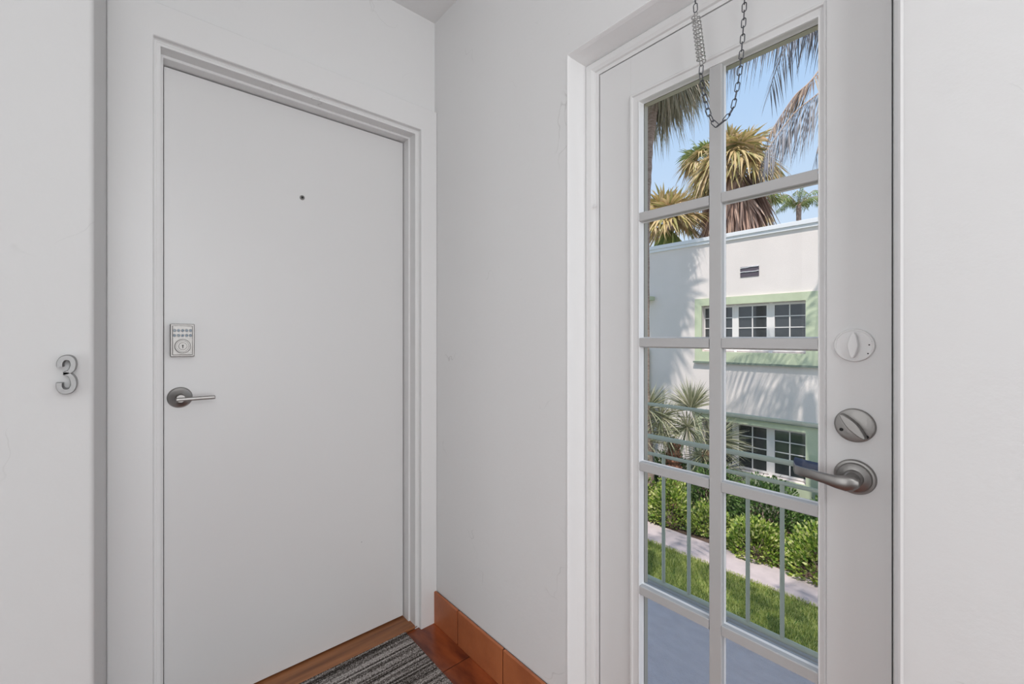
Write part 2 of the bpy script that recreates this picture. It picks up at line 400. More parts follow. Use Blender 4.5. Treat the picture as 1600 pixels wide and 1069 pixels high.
m = MB()   # digits: a small raised glyph on each button, ten in all
SEG = {0: 'abcdef', 1: 'bc', 2: 'abged', 3: 'abgcd', 4: 'fgbc', 5: 'afgcd', 6: 'afgedc', 7: 'abc', 8: 'abcdefg', 9: 'abcdfg'}
for n, dg in enumerate([1, 2, 3, 4, 5, 6, 7, 8, 9, 0]):
    r_, c_ = divmod(n, 5); bx = kx - kw * 0.66 + c_ * kw * 0.33; bz = kz + kh * (0.60 - 0.30 * r_); a_, b_ = 0.0014, 0.0024
    yy0, yy1 = DY - 0.0275, DY - 0.0268; tt = 0.00035
    H_ = {'a': (0, b_), 'g': (0, 0), 'd': (0, -b_)}; V_ = {'f': (-a_, b_ / 2), 'b': (a_, b_ / 2), 'e': (-a_, -b_ / 2), 'c': (a_, -b_ / 2)}
    for sgm in SEG[dg]:
        if sgm in H_: u, v = H_[sgm]; m.box(bx - a_, bx + a_, yy0, yy1, bz + v - tt, bz + v + tt)
        else: u, v = V_[sgm]; m.box(bx + u - tt, bx + u + tt, yy0, yy1, bz + v - b_ / 2, bz + v + b_ / 2)
m.build('keypad_digits', M_KEYB, kp)
cz = kz - kh * 0.36
m = MB(); m.lathe([(0.0225, 0), (0.0225, 0.007), (0.021, 0.0095), (0.018, 0.0095), (0.0172, 0.0075), (0.012, 0.0075), (0.0115, 0.010), (0.011, 0.011)], (kx, DY - 0.0225, cz), (0, -1, 0), 40, sx=.92)
auto(m.build('key_cylinder', M_NICKELD, kp))
m = MB(); m.box(kx - 0.001, kx + 0.001, DY - 0.0345, DY - 0.033, cz - 0.006, cz + 0.004); m.box(kx - 0.002, kx + 0.002, DY - 0.0345, DY - 0.033, cz + 0.001, cz + 0.004); m.build('key_slot', M_DARK, kp)
# lever
p = ony(281, 621, DY)
m = MB(); m.lathe([(0.0335, 0), (0.0335, 0.002), (0.030, 0.007), (0.015, 0.012), (0.0125, 0.015), (0.0115, 0.030), (0.0115, 0.045)], p, (0, -1, 0), 48)
lv = auto(m.build('lever_handle', M_NICKEL, d1))
m = MB(); y0 = DY - 0.047
m.box(p.x - 0.014, p.x + 0.090, y0 - 0.008, y0 + 0.006, p.z - 0.0075, p.z + 0.0035)
m.build('lever', M_NICKEL, lv, bevel=0.003)
# hairline paint wear at the left jamb, near the foot
# ------------------------------------------------ glazed door frame
m = MB()
# plaster reveal round the opening, bullnosed, its brightness put into the colour
sweep3(m, 'x', [(OY0 - 0.004, OZ1 + 0.003, OY1 + 0.003, -0.0012), (OY0, OZ1 + 0.0005, OY1, -0.0016), (OY0 + 0.004, OZ1 - 0.001, OY1 - 0.0012, 0.002), (OY0 + 0.009, OZ1 - 0.003, OY1 - 0.002, 0.012), (OY0 + 0.010, OZ1 - 0.004, OY1 - 0.003, 0.040), (OY0 + 0.010, OZ1 - 0.006, OY1 - 0.006, 0.066), (OY0 + 0.010, OZ1 - 0.008, OY1 - 0.008, 0.078)], ZF)
rv = m.build('trim_3', M_REV, smooth=True); rv.data.set_sharp_from_angle(angle=math.radians(40)); tag(rv, 'bullnosed plaster reveal around the glazed door, its brightness put into the white', 'door reveal', kind='structure')
LB0, LB1, LBZ = -1.525, -0.840, 2.055        # leaf edges
XL = 0.085
m = MB()
sweep3(m, 'x', [(OY0 + .012, OZ1 - .008, OY1 - .006, 0.080), (OY0 + .013, OZ1 - .011, OY1 - .010, 0.074), (OY0 + .015, OZ1 - .016, OY1 - .017, 0.0705), (OY0 + .017, OZ1 - .030, OY1 - .032, 0.0715), (OY0 + .019, OZ1 - .038, OY1 - .040, 0.077),
                (OY0 + .0195, OZ1 - .040, OY1 - .042, 0.083), (OY0 + .0205, OZ1 - .050, OY1 - .053, 0.084), (OY0 + .0205, OZ1 - .050, OY1 - .053, 0.2)], ZF)
fr = m.build('trim_4', M_TRIM); auto(fr, 50); tag(fr, 'white moulded wooden frame holding the glazed door', 'door frame', kind='structure')
p = onx(929, 322, 0.071)
m = MB(); m.lathe([(0.006, 0), (0.006, 0.001), (0.004, 0.0018)], p, (-1, 0, 0), 20); auto(m.build('screw_cap', M_TRIM, fr))
m = MB(); m.box(0.0, 0.2, OY0, OY1, ZF, 0.008); s_ = m.build('trim_5', M_WOOD, bevel=.003); tag(s_, 'threshold under the glazed door', 'threshold', kind='structure')

# ------------------------------------------------ glazed door (door_2)
d2 = thing('door_2', (XL, (LB0 + LB1) / 2, 0.01), 'white ten-pane glazed door with two deadbolts and a lever', 'door', kind='structure')
GY0, GY1, GZ0, GZ1 = -1.408, -0.981, 0.180, 1.914
XB = XL + 0.042
bw = 0.030
SY0, SY1, SZ0, SZ1 = GY0 - 0.014, GY1 + bw, GZ0 - bw, GZ1 + 0.028
m = MB(); m.box(XL, XB, LB0, SY0, 0.012, LBZ); m.build('stile', M_DOORB, d2, bevel=0.0006)
m = MB(); m.box(XL, XB, SY1, LB1, 0.012, LBZ); m.build('stile', M_DOORB, d2, bevel=0.0006)
m = MB(); m.box(XL, XB, SY0, SY1, SZ1, LBZ); m.build('top_rail', M_DOORB, d2, bevel=0.0006)
m = MB(); m.box(XL, XB, SY0, SY1, 0.012, SZ0); m.build('bottom_rail', M_DOORB, d2, bevel=0.0006)
# glazing surround: raised lip outside, flat, then bead against the glass, edge halo in its white
m = MB()
def rg(o, d): return (SY0 + o * .45, SY1 - o, SZ0 + o, SZ1 - o, d)
XG = XL + 0.017
ring(m, 'x', [rg(0.0, XL + .001), rg(0.001, XL - .006), rg(0.004, XL - .009), rg(0.008, XL - .008), rg(0.010, XL - .004), rg(0.023, XL - .003), (GY0 - .003, GY1 + .003, GZ0 - .003, GZ1 + .003, XL - .003)])
auto(m.build('glazing_frame', M_DOORB, d2), 45)
m = MB()
ring(m, 'x', [(GY0 - .003, GY1 + .003, GZ0 - .003, GZ1 + .003, XL - .003), (GY0 - .001, GY1 + .001, GZ0 - .001, GZ1 + .001, XL - .005), (GY0, GY1, GZ0, GZ1, XL - .002), (GY0 + .001, GY1 - .001, GZ0 + .001, GZ1 - .001, XG)])
m.build('glazing_bead', M_BEAD, d2)
m = MB()
ring(m, 'x', [(GY0 + .001, GY1 - .001, GZ0 + .001, GZ1 - .001, XG + .003), (GY0 - .001, GY1 + .001, GZ0 - .001, GZ1 + .001, XB), (SY0, SY1, SZ0, SZ1, XB)])
m.build('exterior_stop', M_CREAM, d2)
VM = -1.1945
HM = [1.584, 1.227, 0.874, 0.5215]
mw = 0.0155
def muntin_prof(half):   # (offset, depth): flat face with a thin bevel back to the glass
    return [(-half - .0012, XG), (-half, XL - .0015), (-half + .0018, XL - .004), (half - .0018, XL - .004), (half, XL - .0015), (half + .0012, XG)]
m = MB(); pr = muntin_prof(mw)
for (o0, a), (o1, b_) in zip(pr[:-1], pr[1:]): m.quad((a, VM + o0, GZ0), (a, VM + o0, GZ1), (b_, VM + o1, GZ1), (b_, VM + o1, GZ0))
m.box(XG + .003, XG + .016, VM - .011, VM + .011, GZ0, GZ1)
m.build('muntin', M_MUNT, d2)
edges = [GZ0] + sorted(HM) + [GZ1]
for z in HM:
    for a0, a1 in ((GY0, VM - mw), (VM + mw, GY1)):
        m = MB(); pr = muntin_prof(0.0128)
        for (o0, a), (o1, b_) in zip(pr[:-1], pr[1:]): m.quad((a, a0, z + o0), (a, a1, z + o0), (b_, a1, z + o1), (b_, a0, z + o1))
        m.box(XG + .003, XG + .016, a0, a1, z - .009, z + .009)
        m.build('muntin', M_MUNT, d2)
for i in range(5):
    for a0, a1 in ((GY0, VM - mw), (VM + mw, GY1)):
        m = MB(); z0 = edges[i] + (0.013 if i else 0); z1 = edges[i + 1] - (0.013 if i < 4 else 0)
        m.quad((XG + .001, a0, z0), (XG + .001, a0, z1), (XG + .001, a1, z1), (XG + .001, a1, z0))
        m.build('pane', M_GLASS, d2)
        # glazing bead line round each pane, edge glow put into its white
        m = MB(); t = .0022
        ring(m, 'x', [(a0 - .001, a1 + .001, z0 - .001, z1 + .001, XG - .004), (a0 + t * .3, a1 - t * .3, z0 + t * .3, z1 - t * .3, XG - .0075), (a0 + t, a1 - t, z0 + t, z1 - t, XG - .001)])
        m.build('glazing_bead', M_BEAD, d2)
# painted-over thumbturn deadbolt
p = onx(1335, 539.5, XL)
def plate_pts(c, r, h): return [(r, 0), (r, h * .6), (r * .96, h), (r * .90, h), (r * .88, h * .8)]
m = MB(); m.lathe(plate_pts(p, 0.033, 0.006), p, (-1, 0, 0), 56); db = auto(m.build('deadbolt_plate', M_TRIM, d2)); db['label'] = 'upper deadbolt rose painted over in white'
def turn(c, L_, w_, h, ang):
    """thumbturn: pointed oval paddle, c on the plate, ang from vertical"""
    poly = []
    for k in range(28):
        a = 2 * math.pi * k / 28; poly.append((w_ * math.sin(a) * (1 - .25 * abs(math.cos(a))), L_ * math.cos(a)))
    ca, sa = math.cos(ang), math.sin(ang)
    poly = [(x * ca + y * sa, -x * sa + y * ca) for x, y in poly]
    mm = MB(); mm.prism(poly, c, (0, -1, 0), (0, 0, 1), (-1, 0, 0), h); return mm
auto(turn(p - Vector((.004, 0, 0)), 0.0255, 0.0085, 0.014, math.radians(2)).build('thumbturn', M_TRIM, db, bevel=0.003), 60)
for dz, dy in ((.008, -.029), (-.016, -.022), (.001, -.024)):
    m = MB(); m.lathe([(0.0013, 0.0045), (0.0013, 0.0052)], p + Vector((0, dy, dz)), (-1, 0, 0), 10); m.build('paint_chip', M_DARK, db)
# metal thumbturn deadbolt
p = onx(1336, 664.5, XL)
m = MB(); m.lathe([(0.0335, 0), (0.0335, 0.004), (0.032, 0.006), (0.0295, 0.0068)], p, (-1, 0, 0), 56); db = auto(m.build('deadbolt_plate', M_NICKELD, d2)); db['label'] = 'lower deadbolt rose in bare satin metal'
auto(turn(p - Vector((.006, 0, 0)), 0.0300, 0.0085, 0.020, math.radians(-42)).build('thumbturn', M_NICKELD, db, bevel=0.003), 60)
for dy, dz in ((.021, -.011), (-.0195, -.0195)):
    m = MB(); m.lathe([(0.0035, 0.0062), (0.0032, 0.0078), (0.001, 0.0082)], p + Vector((0, dy, dz)), (-1, 0, 0), 16); m.build('screw', M_DARK, db)
# lever set
p = onx(1336, 745, XL)
m = MB(); m.lathe([(0.0345, 0), (0.0345, 0.003), (0.0325, 0.006), (0.029, 0.0065), (0.027, 0.011), (0.022, 0.0135), (0.0165, 0.0145), (0.0145, 0.020), (0.0125, 0.022), (0.0115, 0.036), (0.0115, 0.048)], p, (-1, 0, 0), 56)
lv = auto(m.build('lever_handle', M_NICKELD, d2), 30)
c0 = p - Vector((0.050, 0, 0))
m = MB(); secs = []
for k, (dy, dx, hz, tx, zo) in enumerate([(-.015, .003, .007, .006, -.001), (-.007, 0, .0135, .0085, -.002), (.004, -.002, .0150, .0095, -.003), (.02, -.003, .0125, .007, -.0035), (.04, -.002, .0105, .0055, -.0015), (.062, .002, .0100, .0045, .000), (.082, .006, .0098, .004, .0005), (.094, .012, .0098, .0035, .001), (.099, .022, .0095, .0032, .004)]):
    c = c0 + Vector((dx, dy, zo)); n0 = len(m.v)
    for a in range(12):
        an = 2 * math.pi * a / 12; ca, sa = math.cos(an), math.sin(an)
        f = lambda v: math.copysign(abs(v) ** 0.6, v)
        m.v.append(tuple(c + Vector((f(ca) * tx, 0, f(sa) * hz))))
    if k:
        for a in range(12): m.f.append((n0 - 12 + a, n0 - 12 + (a + 1) % 12, n0 + (a + 1) % 12, n0 + a))
m.f.append(tuple(range(12))[::-1]); m.f.append(tuple(range(len(m.v) - 12, len(m.v))))
auto(m.build('lever', M_NICKEL, lv), 50)

# ------------------------------------------------ house number 3
def stroke_numeral():
    W3, H3 = 0.0325, 0.0755; s0 = 0.0125
    # centreline of upper and lower bowls; x right, z up, origin at numeral centre
    c = []
    up = [(-.0102, .0150), (-.0100, .0225), (-.0062, .0296), (.0000, .0318), (.0066, .0298), (.0100, .0232), (.0100, .0150), (.0072, .0080), (.0018, .0040), (-.0050, .0022)]
    lo = [(-.0050, .0022), (.0026, .0008), (.0082, -.0056), (.0108, -.0138), (.0106, -.0215), (.0072, -.0290), (.0008, -.0318), (-.0066, -.0300), (-.0106, -.0235), (-.0108, -.0150)]
    return up, lo
def smooth_path(pts, n=6):
    out = []; P = [Vector((a, b)) for a, b in pts]
    for i in range(len(P) - 1):
        p0 = P[max(i - 1, 0)]; p1 = P[i]; p2 = P[i + 1]; p3 = P[min(i + 2, len(P) - 1)]
        for k in range(n):
            t = k / n; out.append(0.5 * ((2 * p1) + (p2 - p0) * t + (2 * p0 - 5 * p1 + 4 * p2 - p3) * t * t + (3 * p1 - p0 - 3 * p2 + p3) * t ** 3))
    out.append(P[-1]); return out
c3 = ony(104, 585.5, -0.503)
hn = thing('house_number', (c3.x, -0.485, c3.z - .038), 'raised metal numeral 3 mounted on the left wall', 'house number')
m = MB()
for which, path in enumerate(stroke_numeral()):
    P = smooth_path(path); n0 = len(m.v); K = len(P)
    for i, q in enumerate(P):
        d = (P[min(i + 1, K - 1)] - P[max(i - 1, 0)]).normalized(); nr = Vector((-d.y, d.x)); t = i / (K - 1)
        if which == 1: t = 1 - t
        wd = 0.0058 * (1 - 0.45 * max(0, (t - .72) / .28)) * (0.95)
        for s_, yy, k_ in ((-1, 0, 1), (-1, -.018, 1), (-1, -.0215, .72), (1, -.0215, .72), (1, -.018, 1), (1, 0, 1)):
            v = q + nr * (s_ * wd * k_); v.x *= .86; m.v.append((c3.x + v.x, -0.485 + yy, c3.z + v.y))
    for i in range(K - 1):
        for k in range(6): a = n0 + i * 6 + k; b_ = n0 + i * 6 + (k + 1) % 6; m.f.append((a, b_, b_ + 6, a + 6))
    m.f.append(tuple(n0 + k for k in range(6))); m.f.append(tuple(n0 + (K - 1) * 6 + k for k in range(6))[::-1])
auto(m.build('numeral', M_BRUSH, hn), 50)

# ------------------------------------------------ door mat
mt = thing('door_mat', (-0.56, -0.27, ZF), 'grey striped ribbed door mat lying in front of the plain door', 'mat')
m = MB(); m.box(-0.985, -0.140, -0.600, 0.020, ZF, ZF + 0.004); m.build('backing', M_DARK, mt)
m = MB()      # ribbed pile: ridges along x with uneven heights
rr = random.Random(3); y = 0.018; prev = None
zt = ZF + 0.008
rows = []
while y > -0.598:
    w_ = rr.uniform(0.003, 0.0065); rows += [(y, zt - .0022), (y - w_ * .25, zt + rr.uniform(-.0006, .0012)), (y - w_ * .7, zt + rr.uniform(-.0006, .0012))]; y -= w_
rows.append((y, zt - .002))
for (ya, za), (yb, zb) in zip(rows[:-1], rows[1:]): m.quad((-0.983, ya, za), (-0.142, ya, za), (-0.142, yb, zb), (-0.983, yb, zb))
m.quad((-0.142, rows[0][0], zt - .002), (-0.142, rows[0][0], ZF + .003), (-0.142, rows[-1][0], ZF + .003), (-0.142, rows[-1][0], zt - .002))
m.quad((-0.983, rows[0][0], zt - .002), (-0.142, rows[0][0], zt - .002), (-0.142, rows[0][0], ZF + .003), (-0.983, rows[0][0], ZF + .003))
m.build('ribbed_pile', M_MAT, mt)

# ------------------------------------------------ spring and chain at the head of the glazed door
ch = thing('door_check_chain', onx(1092, 60, 0.03), 'zinc spring and looped chain hanging from the head of the glazed door', 'chain')
XS = 0.03
top = onx(1087, 25, XS); bot = onx(1096, 97, XS)
top3 = Vector((XS, top.y + .003, OZ1 - 0.002))
m = MB()
turns = 12; pts = []
for i in range(turns * 14 + 1):
    t = i / (turns * 14); a = 2 * math.pi * turns * t; c = top.lerp(bot, t)
    rr_ = 0.0095
    pts.append(c + Vector((math.cos(a) * rr_, math.sin(a) * rr_, 0)))
m.tube(pts, 0.0016, 6); sg = auto(m.build('spring', M_SPRING, ch), 60)
m = MB()
for sgn in (-1, 1):
    o_ = Vector((0, 0.0035 * sgn, 0))
    m.tube([top + o_ + Vector((0, 0, .008)), top.lerp(bot, .5) + o_, bot + o_ + Vector((0, 0, -.006))], 0.0012, 6)
m.tube([bot + Vector((0, .0035, -.006)), bot + Vector((0, 0, -.011)), bot + Vector((0, -.0035, -.006))], .0012, 6)
auto(m.build('spring_hook', M_SPRING, sg), 60)
def link(c, d, side, Ln=0.0215, Wd=0.0095, r=0.00115):
    d = Vector(d).normalized(); side = (Vector(side) - d * Vector(side).dot(d)).normalized(); pts = []
    for k in range(20):
        a = 2 * math.pi * k / 20; ex = math.cos(a); ey = math.sin(a)
        l = (Ln - Wd) / 2 * (1 if ex > 0 else -1) + ex * Wd / 2; pts.append(Vector(c) + d * l + side * (ey * Wd / 2))
    mm = MB(); mm.tube(pts, r, 6, closed=True); o = mm.build('chain_link', M_CHAIN, ch); auto(o, 80); return o
path_px = [(1096, 103), (1095, 118), (1100, 146), (1106, 174), (1114, 191), (1121, 197), (1130, 190), (1144, 172), (1150, 148), (1155, 118), (1158, 90), (1160, 62), (1162, 34), (1163, 8), (1164, -16)]
path = [onx(a, b_, XS + (0.035 * i / (len(path_px) - 1) - 0.0 if i > 6 else 0)) for i, (a, b_) in enumerate(path_px)]
# resample
cum = [0]
for a, b_ in zip(path[:-1], path[1:]): cum.append(cum[-1] + (b_ - a).length)
def at_len(s):
    for i in range(len(cum) - 1):
        if cum[i + 1] >= s: t = (s - cum[i]) / (cum[i + 1] - cum[i]); return path[i].lerp(path[i + 1], t)
    return path[-1]
step = 0.0185; n = int(cum[-1] / step)
for i in range(n):
    c = at_len((i + .5) * step); d = at_len((i + 1) * step) - at_len(i * step)
    side = d.cross(Vector((1, 0, 0))).normalized()
    if i % 2: side = (side * 0.35 + Vector((1, 0, 0))).normalized()
    link(c, d, side)
# short chain from the spring to the head, with eye screw
c0 = top + Vector((0, 0, .008)); L0 = (top3 - c0).length; k_ = max(2, int(L0 / step))
for i in range(k_):
    c = c0.lerp(top3, (i + .5) / k_); link(c, (0, 0.05, 1), (0, 1, 0) if i % 2 == 0 else (1, 0.3, 0))
e1 = path[-1]
m = MB(); m.box(XL - .004, XL - 0.0, e1.y - .035, e1.y + 0.01, e1.z - .006, e1.z + .012); m.tube([e1, e1 + Vector((.01, -.006, .004)), Vector((XL - .002, e1.y - .012, e1.z + .003))], .0016, 6)
m.build('bracket', M_CHAIN, ch)

# ================================================================== OUTSIDE
M_BALC = mat('blue_grey_deck_coating', (0.80, 0.71, 0.71), 0.75, col2=(0.74, 0.65, 0.65), vscale=30, bump=0.5, bscale=220, stretch=(1, .45, 1))
M_RAIL = mat('pale_green_rail_paint', (0.58, 0.61, 0.48), 0.45)
M_BRAIL = mat('curb_metal', (0.50, 0.48, 0.46), 0.5)
M_BLUE = mat('dark_blue_wrap', (0.075, 0.09, 0.15), 0.8, bump=0.3, bscale=60)
M_STUC = mat('white_stucco', (0.84, 0.755, 0.705), 0.9, var=0.05, vscale=1.2, bump=0.45, bscale=70)
M_STUCG = mat('pale_green_stucco', (0.59, 0.64, 0.44), 0.85, var=0.10, vscale=3, bump=0.35, bscale=60)
M_LEDGE = mat('grey_green_ledge_paint', (0.20, 0.24, 0.19), 0.8)
M_COPE = mat('white_coping_paint', (0.82, 0.82, 0.83), 0.7, bump=.1, bscale=30)
M_WFR = mat('white_window_frame', (0.86, 0.81, 0.77), 0.5)
M_WGL = mat('dark_window_glass', (0.045, 0.05, 0.052), 0.06, spec=0.9)
M_VENT = mat('vent_grille', (0.10, 0.08, 0.10), 0.7)
M_GRASSB = mat('lawn_soil_green', (0.10, 0.20, 0.035), 0.95, col2=(0.055, 0.11, 0.02), vscale=14, bump=.4, bscale=90)
M_PATH = mat('pinkish_concrete_path', (0.56, 0.465, 0.45), 0.9, var=0.12, vscale=5, bump=0.3, bscale=90)
M_MULCH = mat('brown_mulch', (0.14, 0.085, 0.06), 0.95, col2=(0.07, 0.045, 0.03), vscale=40, bump=0.8, bscale=50)
G_LAWN = mat('grass_blades', (0.2, 0.4, 0.05), 0.6, island=[(0.17, 0.23, 0.05), (0.44, 0.50, 0.12), (0.72, 0.72, 0.30)], trans=0.3)
G_DARK = mat('dark_green_leaves', (0.1, 0.2, 0.03), 0.45, island=[(0.035, 0.075, 0.02), (0.07, 0.15, 0.035), (0.16, 0.28, 0.06), (0.30, 0.38, 0.16)], trans=0.25)
G_LIME = mat('lime_variegated_leaves', (0.4, 0.5, 0.1), 0.45, island=[(0.06, 0.13, 0.02), (0.22, 0.34, 0.05), (0.46, 0.54, 0.10), (0.72, 0.70, 0.34)], trans=0.3)
G_GOLD = mat('golden_palm_leaf', (0.4, 0.4, 0.1), 0.55, island=[(0.20, 0.22, 0.07), (0.45, 0.38, 0.14), (0.66, 0.50, 0.24), (0.58, 0.38, 0.20), (0.70, 0.56, 0.34)], trans=0.25)  # golden leaf colours, random per leaf segment
G_GREEN = mat('green_palm_leaf', (0.3, 0.4, 0.1), 0.5, island=[(0.12, 0.19, 0.05), (0.27, 0.33, 0.10), (0.42, 0.44, 0.18)], trans=0.25)
G_DRY = mat('dry_palm_skirt', (0.4, 0.3, 0.2), 0.8, island=[(0.26, 0.16, 0.12), (0.50, 0.33, 0.25), (0.66, 0.47, 0.36)], trans=0.15)
G_MOP = mat('olive_grey_hanging_leaf', (0.3, 0.3, 0.2), 0.7, island=[(0.22, 0.20, 0.14), (0.42, 0.39, 0.27), (0.62, 0.48, 0.36)], trans=0.2)
G_FEATH = mat('greyish_feather_leaflet', (0.3, 0.3, 0.3), 0.5, island=[(0.15, 0.14, 0.15), (0.24, 0.24, 0.27), (0.34, 0.30, 0.28)], trans=0.15)
G_BRN = mat('brown_feather_leaflet', (0.3, 0.2, 0.2), 0.7, island=[(0.18, 0.12, 0.10), (0.34, 0.24, 0.18), (0.52, 0.40, 0.28)], trans=0.1)
G_SILV = mat('silvery_yucca_leaf', (0.4, 0.4, 0.25), 0.5, island=[(0.10, 0.13, 0.07), (0.30, 0.31, 0.18), (0.50, 0.47, 0.30), (0.62, 0.58, 0.42)], trans=0.2)
M_TRUNK = mat('grey_brown_palm_trunk', (0.48, 0.36, 0.30), 0.95, col2=(0.27, 0.19, 0.15), vscale=9, bump=0.9, bscale=22, stretch=(1, 1, 5))
M_FIBRE = mat('red_brown_trunk_fibre', (0.36, 0.17, 0.10), 0.95, col2=(0.14, 0.06, 0.04), vscale=22, bump=1, bscale=40)
M_STALK = mat('palm_stalk', (0.55, 0.38, 0.28), 0.7)

GZ = -3.0
# balcony
m = MB(); m.box(0.2, 0.955, -4.2, 4.0, -0.22, 0.0)
o = m.build('balcony_floor', M_BALC); tag(o, 'blue-grey coated gallery floor outside the glazed door', 'floor', kind='structure')
m = MB(); m.box(0.925, 0.965, -4.2, 4.0, 0.0, 0.022)
o = m.build('trim_6', M_BRAIL, bevel=.004); tag(o, 'grey metal edge strip along the gallery floor', 'edge strip', kind='structure')
rl = thing('balcony_railing', (0.93, -0.8, 0.02), 'pale green metal railing with round rails along the outdoor gallery', 'railing')
def rail(name, z, r, y0=-2.6, y1=2.6, x=0.93):
    m = MB(); m.tube([(x, y0, z), (x, y1, z)], r, 12); return auto(m.build(name, M_RAIL, rl), 50)
rail('top_rail', 0.91, 0.0085); rail('handrail', 0.75, 0.0115); rail('upper_crossbar', 0.664, 0.0085); rail('bottom_crossbar', 0.045, 0.011)
for k in range(-11, 21):
    y = -0.957 - 0.1275 * k
    if y > 2.5: continue
    m = MB(); m.tube([(0.93, y, 0.045), (0.93, y, 0.664)], 0.0085, 10); auto(m.build('baluster', M_RAIL, rl), 50)
for y in (-2.6, -0.14 + 2.74):
    m = MB(); m.box(0.912, 0.948, y - .018, y + .018, 0.02, 0.93); m.build('post', M_RAIL, rl, bevel=.003)
# cloth wrap on the handrail
wy0 = onx(1243, 720, 0.93).y
m = MB(); pts = []; rad = []
for k in range(12):
    t = k / 11; pts.append((0.93 + random.uniform(-.002, .002), wy0 - 0.30 * t, 0.757 + random.uniform(-.002, .002))); rad.append(0.017 + random.uniform(-.002, .003) + (0.004 if k in (0, 11) else 0))
m.tube(pts, rad, 12); o = m.build('handrail_wrap', M_BLUE, smooth=True, origin=(0.93, wy0 - .15, .74)); tag(o, 'dark blue wrap around the handrail beyond the lever', 'wrap')

# ground
m = MB(); m.box(0.2, 7.06, -12, 22, GZ - .3, GZ); o = m.build('lawn_ground', M_GRASSB); tag(o, 'green lawn soil between the gallery and the footpath', 'ground', kind='structure')
m = MB(); m.box(7.06, 7.88, -12, 22, GZ - .3, GZ + .02); o = m.build('footpath', M_PATH, bevel=.01); tag(o, 'pinkish concrete footpath crossing the lawn', 'path', kind='structure')
m = MB(); m.box(7.88, 40, -12, 40, GZ - .3, GZ - .0); o = m.build('planting_bed', M_MULCH); tag(o, 'brown mulch bed between footpath and building', 'ground', kind='structure')
# grass
rg_ = random.Random(11); m = MB()
for _ in range(70000):
    x = rg_.uniform(4.6, 7.10); y = rg_.uniform(-0.7, 4.6)
    a = rg_.uniform(0, 6.283); h = rg_.uniform(.03, .075); w_ = .006; lx, ly = rg_.uniform(-.03, .03), rg_.uniform(-.03, .03)
    n0 = len(m.v); ca, sa = math.cos(a) * w_, math.sin(a) * w_
    m.v += [(x - ca, y - sa, GZ), (x + ca, y + sa, GZ), (x + lx, y + ly, GZ + h)]; m.f.append((n0, n0 + 1, n0 + 2))
o = m.build('lawn_grass', G_LAWN); tag(o, 'short bright green grass blades of the lawn', 'grass', kind='stuff')

# ------------------------------------------------ building across the lawn
XF = 10.4
def fy(px, x=XF): return onx(px, 528, x).y
bd = thing('apartment_building', (XF, 3.0, GZ), 'white stucco two-storey building with pale green window surrounds', 'building')
wy = (fy(1262, XF + .1), fy(1100, XF + .1))
UZ = (0.88, 2.09); LZ = (-2.08, -0.90)
fwy0, fwy1 = 5.75, 8.1
holes = [(wy[0], wy[1], *UZ), (wy[0], wy[1], *LZ), (fwy0, fwy1, *UZ), (fwy0, fwy1, *LZ)]
m = MB(); holed(m, 'x', XF, XF + 0.3, -2.0, 14, GZ, 3.72, holes); m.build('wall', M_STUC, bd)
m = MB(); m.box(XF + .3, XF + 2.6, -2.0, 14, GZ, 3.70); m.box(XF + .28, XF + .32, -2, 14, GZ, 3.7); m.build('inner_block', M_STUC, bd)
m = MB(); m.box(XF - .045, XF + 2.6, -2.05, 14.05, 3.72, 3.80); m.box(XF - .075, XF + 2.6, -2.08, 14.08, 3.80, 3.90); m.build('coping', M_COPE, bd, bevel=.006)
def surround(y0, y1, z0, z1, iy0, iy1, iz0, iz1, nm):
    m = MB(); holed(m, 'x', XF - .05, XF - .0005, y0, y1, z0, z1, [(iy0, iy1, iz0, iz1)]); m.build('window_surround', M_STUCG, bd)
yr0, yr1 = 0.55, fy(1087)
surround(yr0, yr1, 0.62, 2.28, wy[0], wy[1], *UZ, 'u')
m = MB(); m.box(XF - .09, XF - .0, yr0 - .03, yr1 + .03, 0.575, 0.62); m.build('sill_ledge', M_LEDGE, bd)
surround(yr0, yr1, GZ + .02, -0.76, wy[0], wy[1], *LZ, 'l')
m = MB(); m.box(XF - .10, XF - .0, yr0 - .03, yr1 + .03, -0.76, -0.715); m.build('sill_ledge', M_LEDGE, bd)
surround(5.35, 8.5, 0.62, 2.28, fwy0, fwy1, *UZ, 'f'); surround(5.35, 8.5, GZ + .02, -0.76, fwy0, fwy1, *LZ, 'f2')
m = MB(); m.box(XF - .22, XF, fy(1023), 8.8, 2.33, 2.44); m.build('canopy_ledge', M_STUCG, bd)
XW = XF + 0.13
